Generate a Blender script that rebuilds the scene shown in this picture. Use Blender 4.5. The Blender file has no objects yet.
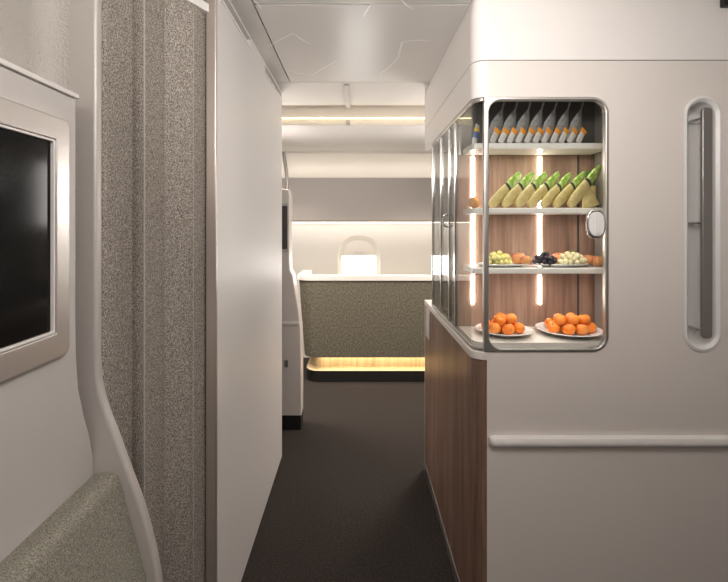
import bpy, bmesh, math, random
from mathutils import Vector, Matrix
random.seed(7)
PI = math.pi
S = bpy.context.scene
COL = S.collection
F, VX, VY, EYE = 430.0, 357.0, 226.0, 1.5      # focal length in pixels, vanishing point, eye height

def wx(px, Y): return (px - VX) * Y / F
def wz(py, Y): return EYE - (py - VY) * Y / F

# ---------------------------------------------------------------- materials
def mat(name, col, rough=0.5, metal=0.0, spec=0.5, coat=0.0):
    m = bpy.data.materials.new(name); m.use_nodes = True
    b = m.node_tree.nodes['Principled BSDF']
    b.inputs['Base Color'].default_value = (*col, 1)
    b.inputs['Roughness'].default_value = rough
    b.inputs['Metallic'].default_value = metal
    b.inputs['Specular IOR Level'].default_value = spec
    b.inputs['Coat Weight'].default_value = coat
    return m

def nd(m, typ, **kw):
    n = m.node_tree.nodes.new(typ)
    for k, v in kw.items(): setattr(n, k, v)
    return n
def lk(m, a, b): m.node_tree.links.new(a, b)
def bsdf(m): return m.node_tree.nodes['Principled BSDF']

def bump(m, height, strength, dist=0.002):
    bp = nd(m, 'ShaderNodeBump'); bp.inputs['Strength'].default_value = strength
    bp.inputs['Distance'].default_value = dist
    lk(m, height, bp.inputs['Height']); lk(m, bp.outputs['Normal'], bsdf(m).inputs['Normal'])

def coords(m, scale=(1, 1, 1)):
    tc = nd(m, 'ShaderNodeTexCoord'); mp = nd(m, 'ShaderNodeMapping')
    mp.inputs['Scale'].default_value = scale
    lk(m, tc.outputs['Object'], mp.inputs['Vector']); return mp.outputs['Vector']

def ramp(m, fac, stops):
    r = nd(m, 'ShaderNodeValToRGB'); e = r.color_ramp.elements
    while len(e) < len(stops): e.new(0.5)
    for el, (p, c) in zip(e, stops): el.position = p; el.color = (*c, 1)
    lk(m, fac, r.inputs['Fac']); return r.outputs['Color']

def fabric(name, dark, mid, light, scale=260, rough=0.95, strength=0.5, stretch=(1, 1, 1)):
    m = mat(name, mid, rough, spec=0.15)
    v = coords(m, stretch)
    n = nd(m, 'ShaderNodeTexNoise'); n.inputs['Scale'].default_value = scale
    n.inputs['Detail'].default_value = 3; n.inputs['Roughness'].default_value = 0.7
    lk(m, v, n.inputs['Vector'])
    lk(m, ramp(m, n.outputs['Fac'], [(0.32, dark), (0.5, mid), (0.68, light)]), bsdf(m).inputs['Base Color'])
    bump(m, n.outputs['Fac'], strength, 0.003)
    return m

def wood(name, dark, mid, light, rough=0.35, scale=14, stretch=(1, 1, 0.06)):
    m = mat(name, mid, rough, spec=0.4)
    v = coords(m, stretch)
    n = nd(m, 'ShaderNodeTexNoise'); n.inputs['Scale'].default_value = scale
    n.inputs['Detail'].default_value = 8; n.inputs['Roughness'].default_value = 0.65
    n.inputs['Distortion'].default_value = 0.6
    lk(m, v, n.inputs['Vector'])
    n2 = nd(m, 'ShaderNodeTexNoise'); n2.inputs['Scale'].default_value = scale * 9
    n2.inputs['Detail'].default_value = 4
    lk(m, v, n2.inputs['Vector'])
    mx = nd(m, 'ShaderNodeMath', operation='MULTIPLY_ADD'); mx.inputs[1].default_value = 0.35
    lk(m, n2.outputs['Fac'], mx.inputs[0]); lk(m, n.outputs['Fac'], mx.inputs[2])
    sb = nd(m, 'ShaderNodeMath', operation='SUBTRACT'); sb.inputs[1].default_value = 0.175
    lk(m, mx.outputs[0], sb.inputs[0])
    lk(m, ramp(m, sb.outputs[0], [(0.3, dark), (0.5, mid), (0.7, light)]), bsdf(m).inputs['Base Color'])
    return m

def plastic(name, col, rough, scale=300, strength=0.12, coat=0.0, spec=0.5, dist=0.001):
    m = mat(name, col, rough, spec=spec, coat=coat)
    n = nd(m, 'ShaderNodeTexNoise'); n.inputs['Scale'].default_value = scale; n.inputs['Detail'].default_value = 2
    lk(m, coords(m), n.inputs['Vector']); bump(m, n.outputs['Fac'], strength, dist)
    return m

def emit(name, col, strength):
    m = mat(name, col, 0.4)
    bsdf(m).inputs['Emission Color'].default_value = (*col, 1)
    bsdf(m).inputs['Emission Strength'].default_value = strength
    return m

def glass(name, tint=(0.97, 0.98, 0.97), ior=1.5, rough=0.0):
    m = bpy.data.materials.new(name); m.use_nodes = True
    nt = m.node_tree; nt.nodes.clear()
    o = nt.nodes.new('ShaderNodeOutputMaterial'); mx = nt.nodes.new('ShaderNodeMixShader')
    t = nt.nodes.new('ShaderNodeBsdfTransparent'); g = nt.nodes.new('ShaderNodeBsdfGlossy')
    fr = nt.nodes.new('ShaderNodeFresnel'); ge = nt.nodes.new('ShaderNodeNewGeometry'); mr = nt.nodes.new('ShaderNodeMapRange')
    mr.inputs['To Min'].default_value = ior; mr.inputs['To Max'].default_value = 1/ior      # same reflectance from both sides of the pane
    nt.links.new(ge.outputs['Backfacing'], mr.inputs['Value']); nt.links.new(mr.outputs[0], fr.inputs['IOR'])
    t.inputs['Color'].default_value = (*tint, 1); g.inputs['Roughness'].default_value = rough
    nt.links.new(fr.outputs[0], mx.inputs[0]); nt.links.new(t.outputs[0], mx.inputs[1])
    nt.links.new(g.outputs[0], mx.inputs[2]); nt.links.new(mx.outputs[0], o.inputs['Surface'])
    return m

def mottled(name, a, b, scale, rough, strength=0.1, spec=0.5):
    m = mat(name, a, rough, spec=spec)
    n = nd(m, 'ShaderNodeTexNoise'); n.inputs['Scale'].default_value = scale; n.inputs['Detail'].default_value = 4
    lk(m, coords(m), n.inputs['Vector'])
    lk(m, ramp(m, n.outputs['Fac'], [(0.35, a), (0.65, b)]), bsdf(m).inputs['Base Color'])
    bump(m, n.outputs['Fac'], strength, 0.002)
    return m

M = dict(
    white=plastic('white laminate', (0.745, 0.685, 0.64), 0.38, 500, 0.03),
    soffit=plastic('white soffit', (0.84, 0.80, 0.77), 0.45, 500, 0.03),
    partition=plastic('pale partition laminate', (0.75, 0.725, 0.71), 0.46, 400, 0.02),
    edge=mat('satin edge metal', (0.62, 0.55, 0.50), 0.32, 0.75),
    shell=plastic('pale shell plastic', (0.56, 0.53, 0.505), 0.42, 420, 0.05),
    grain=plastic('grained wall plastic', (0.55, 0.515, 0.48), 0.45, 170, 1.0, dist=0.004), swept=plastic('satin swept trim', (0.58, 0.54, 0.51), 0.36, 260, 0.4, dist=0.002),
    lip=plastic('cream lip plastic', (0.80, 0.77, 0.74), 0.4),
    ceiling=plastic('satin ceiling panel', (0.72, 0.695, 0.675), 0.3, 60, 0.01),
    ceiling_far=plastic('matt ceiling', (0.70, 0.67, 0.64), 0.5),
    vein=mat('pale line strips', (0.97, 0.95, 0.93), 0.3),
    seam=mat('dark seam', (0.06, 0.055, 0.05), 0.7),
    carpet=fabric('charcoal carpet', (0.020, 0.017, 0.0155), (0.036, 0.0305, 0.027), (0.060, 0.051, 0.046), 120, 1.0, 0.6),
    curtain=fabric('tweed curtain', (0.075, 0.064, 0.055), (0.29, 0.257, 0.225), (0.66, 0.60, 0.54), 320, 0.95, 0.5, (1, 1, 0.75)),
    stitch=mat('curtain seam thread', (0.44, 0.40, 0.36), 0.9),
    sage=fabric('sage upholstery', (0.12, 0.115, 0.09), (0.27, 0.255, 0.21), (0.45, 0.42, 0.36), 300, 0.95, 0.4),
    olive=fabric('olive upholstery', (0.085, 0.078, 0.058), (0.14, 0.129, 0.098), (0.22, 0.203, 0.16), 75, 0.95, 0.1, (1, 1, 0.7)),
    walnut=wood('walnut veneer', (0.11, 0.066, 0.048), (0.215, 0.13, 0.095), (0.34, 0.215, 0.16)),
    walnut_in=wood('walnut lining', (0.15, 0.085, 0.062), (0.31, 0.19, 0.14), (0.48, 0.325, 0.245), 0.5, 9),
    oak=wood('pale oak slats', (0.55, 0.42, 0.25), (0.70, 0.56, 0.36), (0.78, 0.66, 0.46), 0.5, 30),
    bezel=mat('silver bezel', (0.70, 0.665, 0.645), 0.3, 0.75),
    steel=mat('brushed steel', (0.52, 0.495, 0.475), 0.36, 0.9),
    chrome=mat('polished steel', (0.72, 0.71, 0.70), 0.12, 1.0),
    darksteel=mat('dark satin steel', (0.36, 0.335, 0.32), 0.3, 0.7),
    recess=plastic('recess cup', (0.78, 0.76, 0.74), 0.3),
    shelf=mat('shelf board', (0.78, 0.76, 0.73), 0.3),
    casefloor=mat('pale case floor', (0.72, 0.67, 0.62), 0.3),
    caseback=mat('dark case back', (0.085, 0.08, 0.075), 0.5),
    glass=glass('clear glass'),
    doorback=mat('cabinet lining', (0.30, 0.27, 0.25), 0.35), mirror=mat('polished lining', (0.62, 0.60, 0.58), 0.06, 0.85),
    led=emit('case led', (1.0, 0.90, 0.80), 24.0),
    warmled=emit('warm cove led', (1.0, 0.80, 0.48), 16.0),
    coveled=emit('white cove led', (1.0, 0.92, 0.82), 7.0), lowled=emit('window wall led', (1.0, 0.92, 0.82), 4.0), yellowled=emit('yellow cove led', (1.0, 0.80, 0.47), 5.0),
    sky=emit('daylight pane', (1.0, 0.97, 0.92), 12.0),
    dim=mat('tinted screen', (0.10, 0.09, 0.085), 0.2),
    black=mat('screen glass', (0.006, 0.006, 0.006), 0.12, spec=0.2),
    blackplastic=mat('black plastic', (0.012, 0.011, 0.010), 0.5),
    plate=mat('white china', (0.82, 0.81, 0.80), 0.2, coat=0.4),
    orange=mottled('orange peel', (0.78, 0.17, 0.012), (0.90, 0.26, 0.025), 30, 0.35, 0.2),
    apricot=mottled('apricot skin', (0.74, 0.15, 0.025), (0.90, 0.32, 0.045), 18, 0.45),
    stalk=mat('stalk', (0.16, 0.19, 0.05), 0.7),
    grape=mottled('pale grape skin', (0.72, 0.64, 0.18), (0.82, 0.76, 0.34), 40, 0.22, 0.0),
    grape_w=mottled('white grape skin', (0.76, 0.68, 0.36), (0.84, 0.78, 0.52), 40, 0.22, 0.0),
    darkgrape=mottled('black grape skin', (0.012, 0.010, 0.018), (0.04, 0.032, 0.05), 40, 0.28, 0.0),
    plum=mottled('blushed plum skin', (0.42, 0.075, 0.055), (0.72, 0.36, 0.12), 22, 0.35, 0.05),
    pouch=mottled('grey foil pouch', (0.28, 0.28, 0.285), (0.50, 0.50, 0.505), 60, 0.28, 0.3),
    packet=mottled('white paper packet', (0.62, 0.60, 0.58), (0.72, 0.70, 0.68), 60, 0.6, 0.2),
    packet_top=mottled('orange packet top', (0.90, 0.30, 0.02), (0.96, 0.42, 0.04), 40, 0.5, 0.1),
    wrap=mottled('golden wrap', (0.62, 0.50, 0.20), (0.76, 0.66, 0.34), 45, 0.5, 0.3),
    leaf=mottled('green leaf top', (0.20, 0.42, 0.03), (0.66, 0.80, 0.30), 75, 0.5, 0.4),
    band=mat('dark band', (0.03, 0.04, 0.045), 0.5),
    bread=mottled('crusty roll', (0.55, 0.22, 0.06), (0.75, 0.42, 0.16), 40, 0.6, 0.3),
    blue=mat('blue print', (0.08, 0.13, 0.35), 0.4), yellow=mat('yellow print', (0.85, 0.55, 0.06), 0.4),
    shade=plastic('cream window shade', (0.78, 0.74, 0.68), 0.5),
    cream=plastic('cream sidewall', (0.74, 0.71, 0.66), 0.5),
    bin=plastic('bin panel', (0.55, 0.52, 0.50), 0.5),
    backwall=mat('rear wall', (0.5, 0.48, 0.46), 0.6),
)

# ---------------------------------------------------------------- mesh helpers
def box(bm, x0, x1, y0, y1, z0, z1, bev=0.0, seg=2, mi=0):
    b2 = bmesh.new()
    mtx = Matrix.Translation(((x0+x1)/2, (y0+y1)/2, (z0+z1)/2)) @ Matrix.Diagonal((abs(x1-x0), abs(y1-y0), abs(z1-z0), 1))
    bmesh.ops.create_cube(b2, size=1, matrix=mtx)
    if bev > 0:
        bmesh.ops.bevel(b2, geom=b2.edges[:], offset=bev, segments=seg, profile=0.5, affect='EDGES')
    for f in b2.faces: f.material_index = mi
    merge(bm, b2); return bm

def merge(bm, b2):
    me = bpy.data.meshes.new('tmp'); b2.to_mesh(me); b2.free()
    bm.from_mesh(me); bpy.data.meshes.remove(me)

def plate(bm, loops, thick, plane, front, bev=0.0, mi=0):
    """flat outline (first loop) with holes, given thickness; plane XZ faces -Y at Y=front, YZ faces +X at X=front, XY faces up at Z=front"""
    cu = bpy.data.curves.new('tmp', 'CURVE'); cu.dimensions = '2D'; cu.fill_mode = 'BOTH'
    cu.extrude = thick/2 - bev; cu.bevel_depth = bev; cu.bevel_resolution = 2; cu.offset = -bev
    for lp in loops:
        sp = cu.splines.new('POLY'); sp.points.add(len(lp)-1); sp.use_cyclic_u = True
        for p, q in zip(sp.points, lp): p.co = (q[0], q[1], 0, 1)
    ob = bpy.data.objects.new('tmp', cu); COL.objects.link(ob)
    dg = bpy.context.evaluated_depsgraph_get()
    me = bpy.data.meshes.new_from_object(ob.evaluated_get(dg))
    bpy.data.objects.remove(ob); bpy.data.curves.remove(cu)
    c = front
    for v in me.vertices:
        x, y, z = v.co
        if plane == 'XZ': v.co = (x, c + thick/2 - z, y)
        elif plane == 'YZ': v.co = (c - thick/2 + z, x, y)
        else: v.co = (x, y, c - thick/2 + z)
    b2 = bmesh.new(); b2.from_mesh(me); bpy.data.meshes.remove(me)
    bmesh.ops.remove_doubles(b2, verts=b2.verts, dist=1e-5)
    for f in b2.faces: f.material_index = mi
    merge(bm, b2); return bm

def arc(cx, cy, r, a0, a1, n=8):
    return [(cx + r*math.cos(math.radians(a0+(a1-a0)*i/n)), cy + r*math.sin(math.radians(a0+(a1-a0)*i/n))) for i in range(n+1)]

def rrect(x0, x1, z0, z1, r, n=8):
    return arc(x1-r, z0+r, r, -90, 0, n) + arc(x1-r, z1-r, r, 0, 90, n) + arc(x0+r, z1-r, r, 90, 180, n) + arc(x0+r, z0+r, r, 180, 270, n)

def offset_path(path, d):
    out = []
    for i, p in enumerate(path):
        a = Vector(path[max(i-1, 0)]); b = Vector(path[min(i+1, len(path)-1)])
        t = (b-a).normalized(); out.append((p[0]-t.y*d, p[1]+t.x*d))
    return out

def strip(bm, path, d, z0, z1, bev=0.0, mi=0):
    """upright band following a plan path, thickened to its left by d"""
    poly = list(path) + offset_path(path, d)[::-1]
    return plate(bm, [poly], z1-z0, 'XY', z1, bev, mi)

def loft(bm, rings, cap=True, mi=0):
    vs = [[bm.verts.new(p) for p in r] for r in rings]
    n = len(rings[0])
    for a, b in zip(vs, vs[1:]):
        for i in range(n):
            f = bm.faces.new((a[i], a[(i+1) % n], b[(i+1) % n], b[i])); f.material_index = mi
    if cap:
        bm.faces.new(vs[0][::-1]).material_index = mi; bm.faces.new(vs[-1]).material_index = mi
    return bm

def tube(bm, pts, r, n=12, rx=None):
    rings = []
    pts = [Vector(p) for p in pts]
    for i, p in enumerate(pts):
        t = (pts[min(i+1, len(pts)-1)] - pts[max(i-1, 0)]).normalized()
        ref = Vector((0, 0, 1)) if abs(t.z) < 0.9 else Vector((1, 0, 0))
        u = t.cross(ref).normalized(); w = t.cross(u)
        rr = r[i] if isinstance(r, (list, tuple)) else r
        rings.append([p + u*rr*math.cos(2*PI*k/n) + w*rr*math.sin(2*PI*k/n) for k in range(n)])
    return loft(bm, rings)

def lathe(bm, prof, c, n=40, sx=1, sy=1):
    rings = []
    for r, z in prof:
        rings.append([(c[0]+sx*r*math.cos(2*PI*k/n), c[1]+sy*r*math.sin(2*PI*k/n), c[2]+z) for k in range(n)])
    return loft(bm, rings)

def ball(bm, c, rx, ry=None, rz=None, u=20, v=12):
    ry = rx if ry is None else ry; rz = rx if rz is None else rz
    bmesh.ops.create_uvsphere(bm, u_segments=u, v_segments=v, radius=1,
        matrix=Matrix.Translation(c) @ Matrix.Diagonal((rx, ry, rz, 1)))
    return bm

def profile_x(bm, pts, x0, x1, mi=0):
    """open (Y, Z) profile drawn out along X as a surface"""
    a = [bm.verts.new((x0, y, z)) for y, z in pts]; b = [bm.verts.new((x1, y, z)) for y, z in pts]
    for i in range(len(pts)-1):
        bm.faces.new((a[i], a[i+1], b[i+1], b[i])).material_index = mi
    return bm

ORG = {}
def finish(bm, angle=35):
    bmesh.ops.recalc_face_normals(bm, faces=bm.faces)
    for f in bm.faces: f.smooth = True
    for e in bm.edges:
        if len(e.link_faces) == 2:
            e.smooth = e.calc_face_angle(0) < math.radians(angle)
    return bm

def obj(name, bm, m, parent=None, loc=None, angle=35):
    """ONE mesh object; vertices are given in world coordinates"""
    finish(bm, angle)
    me = bpy.data.meshes.new(name)
    o = bpy.data.objects.new(name, me); COL.objects.link(o)
    if parent is not None:
        org = ORG[parent.name]; o.parent = parent; ORG[o.name] = org
        bmesh.ops.translate(bm, verts=bm.verts, vec=-org)
    else:
        org = Vector(loc) if loc is not None else Vector((0, 0, 0))
        bmesh.ops.translate(bm, verts=bm.verts, vec=-org); o.location = org; ORG[o.name] = org
    bm.to_mesh(me); bm.free()
    for mm in (m if isinstance(m, (list, tuple)) else [m]): me.materials.append(mm)
    wn = o.modifiers.new('weighted_normal', 'WEIGHTED_NORMAL'); wn.keep_sharp = True; wn.weight = 80
    return o

def tag(o, label, cat, group=None, kind=None):
    o['label'] = label; o['category'] = cat
    if group: o['group'] = group
    if kind: o['kind'] = kind
    return o

def thing(name, label, cat, loc, group=None):
    o = bpy.data.objects.new(name, None); COL.objects.link(o)
    o.empty_display_size = 0.05; o.location = loc; ORG[o.name] = Vector(loc)
    return tag(o, label, cat, group)

def copy_thing(root, loc, label, group=None, rotz=0.0):
    r = root.copy(); COL.objects.link(r); r.location = loc
    r.rotation_euler = (root.rotation_euler[0], root.rotation_euler[1], rotz)
    r['label'] = label
    if group: r['group'] = group
    for ch in list(root.children):
        c = ch.copy(); COL.objects.link(c); c.parent = r
        for g in list(ch.children):
            d = g.copy(); COL.objects.link(d); d.parent = c
    return r

def struct(name, bm, m, label=None, angle=35):
    o = obj(name, bm, m, angle=angle); o['kind'] = 'structure'
    if label: o['label'] = label
    return o
B = bmesh.new

# ---------------------------------------------------------------- layout numbers
XR, CY, RR = 0.418, 1.542, 0.048           # galley side plane, front plane, corner radius
GEND = 2.64                                # far end of the galley
CEIL = 2.37
XP, PY0, PY1, PT = -0.4875, 1.497, 2.795, 0.0345   # partition
XE = 2.3                                   # right end of the room near the camera

# ---------------------------------------------------------------- room shell
bm = B(); box(bm, -2.6, 2.6, -1.6, 5.1, -0.04, 0.0)
fl = struct('floor', bm, M['carpet'], 'dark charcoal carpet of the cross aisle')

bm = B()
for y0, y1 in ((-1.6, -0.0), (0.003, 1.684), (1.694, 2.598)):
    box(bm, -0.403, XR+0.08, y0, y1, CEIL, CEIL+0.03, 0.0015, 1)
veins = [[(268,47),(281,39),(293,33),(301,39),(311,45)], [(283,68),(297,73),(312,75),(325,67),(336,61)],
         [(379,75),(388,68),(398,58),(400,50),(402,42),(416,40),(431,41)], [(363,17),(367,10),(371,4)], [(399,-3),(405,4),(414,10)],
         [(250,-4),(256,2),(262,9)]]
for vn in veins:
    P = []
    for px, py in vn:
        Y = (CEIL-EYE)*F/(VY-py); P.append(Vector((wx(px, Y), Y)))
    n = len(P); L, R = [], []
    for i, p in enumerate(P):
        t = (P[min(i+1, n-1)]-P[max(i-1, 0)]).normalized(); w = 0.0045*(0.35 if i in (0, n-1) else 1)
        q = Vector((-t.y, t.x))*w
        L.append(bm.verts.new((*(p+q), CEIL-0.0004))); R.append(bm.verts.new((*(p-q), CEIL-0.0004)))
    for i in range(n-1): bm.faces.new((L[i], L[i+1], R[i+1], R[i])).material_index = 1  # thin paler strips just under the panel faces
struct('ceiling', bm, [M['ceiling'], M['vein']], 'glossy pale ceiling panels with fine white lines')
bm = B()
box(bm, -2.6, -0.409, -1.6, 2.60, CEIL, CEIL+0.03)
box(bm, XR+0.085, 2.6, -1.6, 2.60, CEIL, CEIL+0.03)
box(bm, -2.6, 2.6, 2.603, 3.10, CEIL, CEIL+0.03)
struct('ceiling', bm, M['ceiling_far'], 'matt ceiling beside and beyond the glossy panels')
bm = B(); box(bm, -0.42, XR+0.1, -1.6, 2.61, CEIL+0.032, CEIL+0.05); struct('trim_1', bm, M['seam'], 'dark gap between ceiling panels')
# warm cove and the aisle ceiling beyond
bm = B(); profile_x(bm, [(3.10, 2.37), (3.10, 2.43), (3.20, 2.43), (3.222, 2.41), (3.225, 2.39), (3.225, 2.255)], -2.6, 2.6)
struct('trim_2', bm, M['ceiling_far'], 'cream curved cove at the edge of the aisle ceiling')
bm = B(); profile_x(bm, [(3.225, 2.255), (4.03, 2.255), (4.03, 2.275)], -2.6, 2.6)
struct('ceiling', bm, M['ceiling_far'], 'flat beige aisle ceiling beyond the warm cove')
pts = [(4.03, 2.275)] + [(4.10+0.68*math.sin(t*PI/2/10), 1.92+0.325*math.cos(t*PI/2/10)) for t in range(0, 2)] + [(4.255, 2.236), (4.257, 2.218)] + [(4.10+0.68*math.sin(t*PI/2/10), 1.905+0.325*math.cos(t*PI/2/10)) for t in range(2, 11)] + [(4.78, 1.90)]
bm = B(); profile_x(bm, pts, -2.6, 2.6)
struct('ceiling', bm, M['cream'], 'curved cream ceiling lit from behind the overhead bin')
t = thing('cove_light', 'warm yellow strip light in the ceiling cove across the aisle', 'light', (0, 3.216, 2.30))
bm = B(); tube(bm, [(-2.5, 3.193, 2.300), (2.5, 3.193, 2.300)], 0.0045, 8); obj('led_strip', bm, M['yellowled'], t)
for x in (-2.4, -1.2, 1.2, 2.4):
    bm = B(); box(bm, x-0.01, x+0.01, 3.188, 3.2245, 2.291, 2.297); obj('bracket', bm, M['lip'], t)
# thin ceiling track
bm = B()
box(bm, wx(344, 2.75), wx(344, 2.75)+0.035, 2.64, 3.12, CEIL-0.012, CEIL-0.0005, 0.004)
struct('trim_3', bm, M['shell'], 'short grey ceiling track running up to the warm cove')
bm = B(); box(bm, wx(346, 3.2), wx(350, 3.2), 3.195, 3.224, 2.262, 2.288, 0.003)
struct('trim_4', bm, M['shell'], 'small clip under the warm cove strip')
bm = B()
box(bm, -2.64, -2.6, -1.6, 5.1, 0, 2.5); struct('wall_left', bm, M['backwall'])
bm = B(); box(bm, 2.6, 2.64, 1.5, 5.1, 0, 2.5); box(bm, XE, XE+0.04, -1.6, 1.54, 0, 2.5); struct('wall_right', bm, M['backwall'])
bm = B(); box(bm, -2.6, 2.6, -1.64, -1.6, 0, 2.5); struct('wall_back', bm, M['backwall'])

# far sidewall with window
SY = 4.9
WX, WZ = wx(359, SY), 1.06
def stad(cx, cz, hw, hh, p=2.6, n=48):
    out = []
    for i in range(n):
        a = 2*PI*i/n; c, s = math.cos(a), math.sin(a)
        out.append((cx+hw*math.copysign(abs(c)**(2/p), c), cz+hh*math.copysign(abs(s)**(2/p), s)))
    return out
bm = B(); plate(bm, [[(-2.6, 0), (2.6, 0), (2.6, 1.56), (-2.6, 1.56)]] + [stad(WX, WZ, 0.245, 0.335), stad(WX-1.15, WZ, 0.245, 0.335), stad(WX+1.15, WZ, 0.245, 0.335)], 0.03, 'XZ', SY)
struct('wall_far', bm, M['cream'], 'cream cabin sidewall behind the upholstered divider')
for k, dx in enumerate((0, -1.15, 1.15)):
    def ring(hw, hh, y): return [(x, y, z) for x, z in stad(WX+dx, WZ, hw, hh)]
    bm = B(); loft(bm, [ring(0.246, 0.336, SY-0.001), ring(0.242, 0.332, SY-0.002), ring(0.238, 0.327, SY+0.010), ring(0.21, 0.297, SY+0.016), ring(0.187, 0.270, SY+0.034)], cap=False)
    w = obj('window_%d' % (k+1), bm, M['shade']); w['kind'] = 'structure'
    w['label'] = ['oval cabin window with its shade half drawn', 'oval cabin window to the left', 'oval cabin window to the right'][k]
    bm = B(); plate(bm, [stad(WX+dx, WZ, 0.19, 0.273)], 0.006, 'XZ', SY+0.036); obj('pane', bm, M['sky'], w)
    bm = B(); lp = [(x, max(z, 1.158)) for x, z in stad(WX+dx, WZ, 0.194, 0.278)]
    lp = [p for p in lp if p[1] > 1.1581]; lp = lp + [(WX+dx-0.190, 1.158), (WX+dx+0.190, 1.158)]
    lp.sort(key=lambda p: math.atan2(p[1]-1.2, p[0]-WX-dx))
    plate(bm, [lp], 0.006, 'XZ', SY+0.024); obj('window_shade', bm, M['shade'], w)
    bm = B(); tube(bm, [(WX+dx-0.055+0.011*i, SY+0.020, 1.19+0.012*math.sin(PI*i/10)) for i in range(11)], 0.004, 8); obj('shade_handle', bm, M['shell'], w)

# overhead bin with lights above and below
t = thing('overhead_bin', 'grey overhead bin panel between two glowing light lines above the window', 'overhead bin', (0, 4.6, 1.54))
bm = B()
poly = [(4.40, 1.995), (4.385, 1.99), (4.37, 1.77), (4.385, 1.56), (4.40, 1.542), (4.86, 1.545), (4.86, 1.66), (4.5, 1.85), (4.42, 1.95), (4.41, 1.995)]
b2 = B(); plate(b2, [poly], 5.16, 'YZ', 2.58); merge(bm, b2); obj('bin_panel', bm, M['bin'], t)
bm = B(); box(bm, -2.5, 2.5, 4.52, 4.55, 1.93, 1.945); obj('upper_strip_light', bm, M['coveled'], t)
bm = B(); box(bm, -2.5, 2.5, 4.80, 4.835, 1.535, 1.543); obj('lower_strip_light', bm, M['lowled'], t)

# ---------------------------------------------------------------- far upholstered divider
DY = 4.135
t = thing('suite_divider', 'low olive upholstered divider with white ledge and glowing foot strip across the aisle', 'divider', (0.4, DY, 0))
xl, xr = wx(297, DY), 2.3
def dplan(x0, off, r):
    return arc(x0+off+r, DY+off+r, r, 180, 270, 10)
path = [(xl, DY+0.55)] + dplan(xl, 0, 0.16) + [(xr, DY)]
bm = B()
zt, zb = wz(281, DY), wz(357.5, DY)
n = len(path)
inner = offset_path(path, 0.06)
def tilt(p, z):      # the panel leans out slightly towards the top at its rounded end
    k = (zt-z)/(zt-zb)*0.055 if p[0] < xl+0.3 else 0
    return (p[0]+k*max(0, 1-(p[0]-xl)/0.3), p[1], z)
rings = []
for i in range(9):
    z = zb+(zt-zb)*i/8
    rings.append([tilt(p, z) for p in path] + [tilt(p, z) for p in inner[::-1]])
loft(bm, rings); obj('upholstered_panel', bm, M['olive'], t)
bm = B(); lp = [(x-0.012, y-0.012) for x, y in path]
strip(bm, lp, 0.10, zt+0.001, wz(276, DY)+0.006, 0.006); obj('ledge', bm, M['lip'], t)
x2 = wx(309, DY+0.09)
path2 = [(x2, DY+0.5)] + arc(x2+0.12, DY+0.12+0.12, 0.12, 180, 270, 8) + [(xr, DY+0.12)]
bm = B(); strip(bm, path2, 0.02, 0.108, zb-0.001); obj('slatted_foot', bm, M['oak'], t)
path3 = [(x2-0.03, DY+0.5)] + arc(x2+0.1, DY+0.13, 0.13, 180, 270, 8) + [(xr, DY)]
bm = B(); strip(bm, path3, 0.15, 0.0, wz(371, DY)); obj('toe_kick', bm, M['blackplastic'], t)
bm = B(); strip(bm, [(a+0.004, b+0.002) for a, b in path3], 0.13, wz(371, DY)+0.0005, wz(371, DY)+0.0025); obj('foot_board', bm, M['oak'], t)
bm = B(); box(bm, x2+0.1, xr, DY+0.063, DY+0.085, zb+0.002, zb+0.01); obj('foot_light', bm, M['warmled'], t)

# ---------------------------------------------------------------- suite shell beyond the partition
MY = 3.16
t = thing('seat_shell', 'white suite shell with a small screen standing behind the end of the pale partition', 'seat shell', (-0.9, MY, 0))
R_ = [(301, 430), (301, 350), (300.5, 330), (298.5, 310), (295.5, 292), (293.5, 281), (293, 276), (290, 270), (289.5, 262), (289.5, 195), (288, 189)]
poly = [(wx(a, MY), wz(b, MY)) for a, b in R_]
top = poly[-1][1]
body = [(-1.5, 0.105)] + [(poly[0][0], 0.105)] + poly[1:] + [(-1.5, top+0.02)]
bm = B(); plate(bm, [body], 0.14, 'XZ', MY, 0.008); obj('shell', bm, M['white'], t)
bm = B(); box(bm, -1.5, poly[0][0]-0.002, MY+0.004, MY+0.138, 0.0, 0.104); obj('base', bm, M['blackplastic'], t)
bm = B(); box(bm, -1.45, wx(299.5, MY), MY-0.012, MY-0.0005, wz(325, MY), wz(322, MY), 0.003); obj('ledge', bm, M['lip'], t)
bm = B(); plate(bm, [rrect(-1.05, wx(289, MY), wz(252, MY), wz(203, MY), 0.012)], 0.012, 'XZ', MY-0.0125, 0.003); fr = obj('screen_frame', bm, M['shell'], t)
bm = B(); plate(bm, [rrect(-1.035, wx(287.6, MY), wz(249, MY), wz(206, MY), 0.008)], 0.003, 'XZ', MY-0.016); obj('screen', bm, M['dim'], t)
bm = B(); plate(bm, [rrect(wx(284.5, MY), wx(288, MY), wz(367, MY), wz(360, MY), 0.004)], 0.006, 'XZ', MY-0.0065); obj('latch', bm, M['darksteel'], t)
# dark curved bin edge far left
bm = B(); tube(bm, [(wx(283.5+4*math.sin(i/10*PI*0.5), 3.9), 3.9, wz(152+40*i/10, 3.9)) for i in range(11)], 0.016, 10)
struct('trim_5', bm, M['darksteel'], 'dark curved trim just past the partition under the aisle ceiling')

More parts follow.
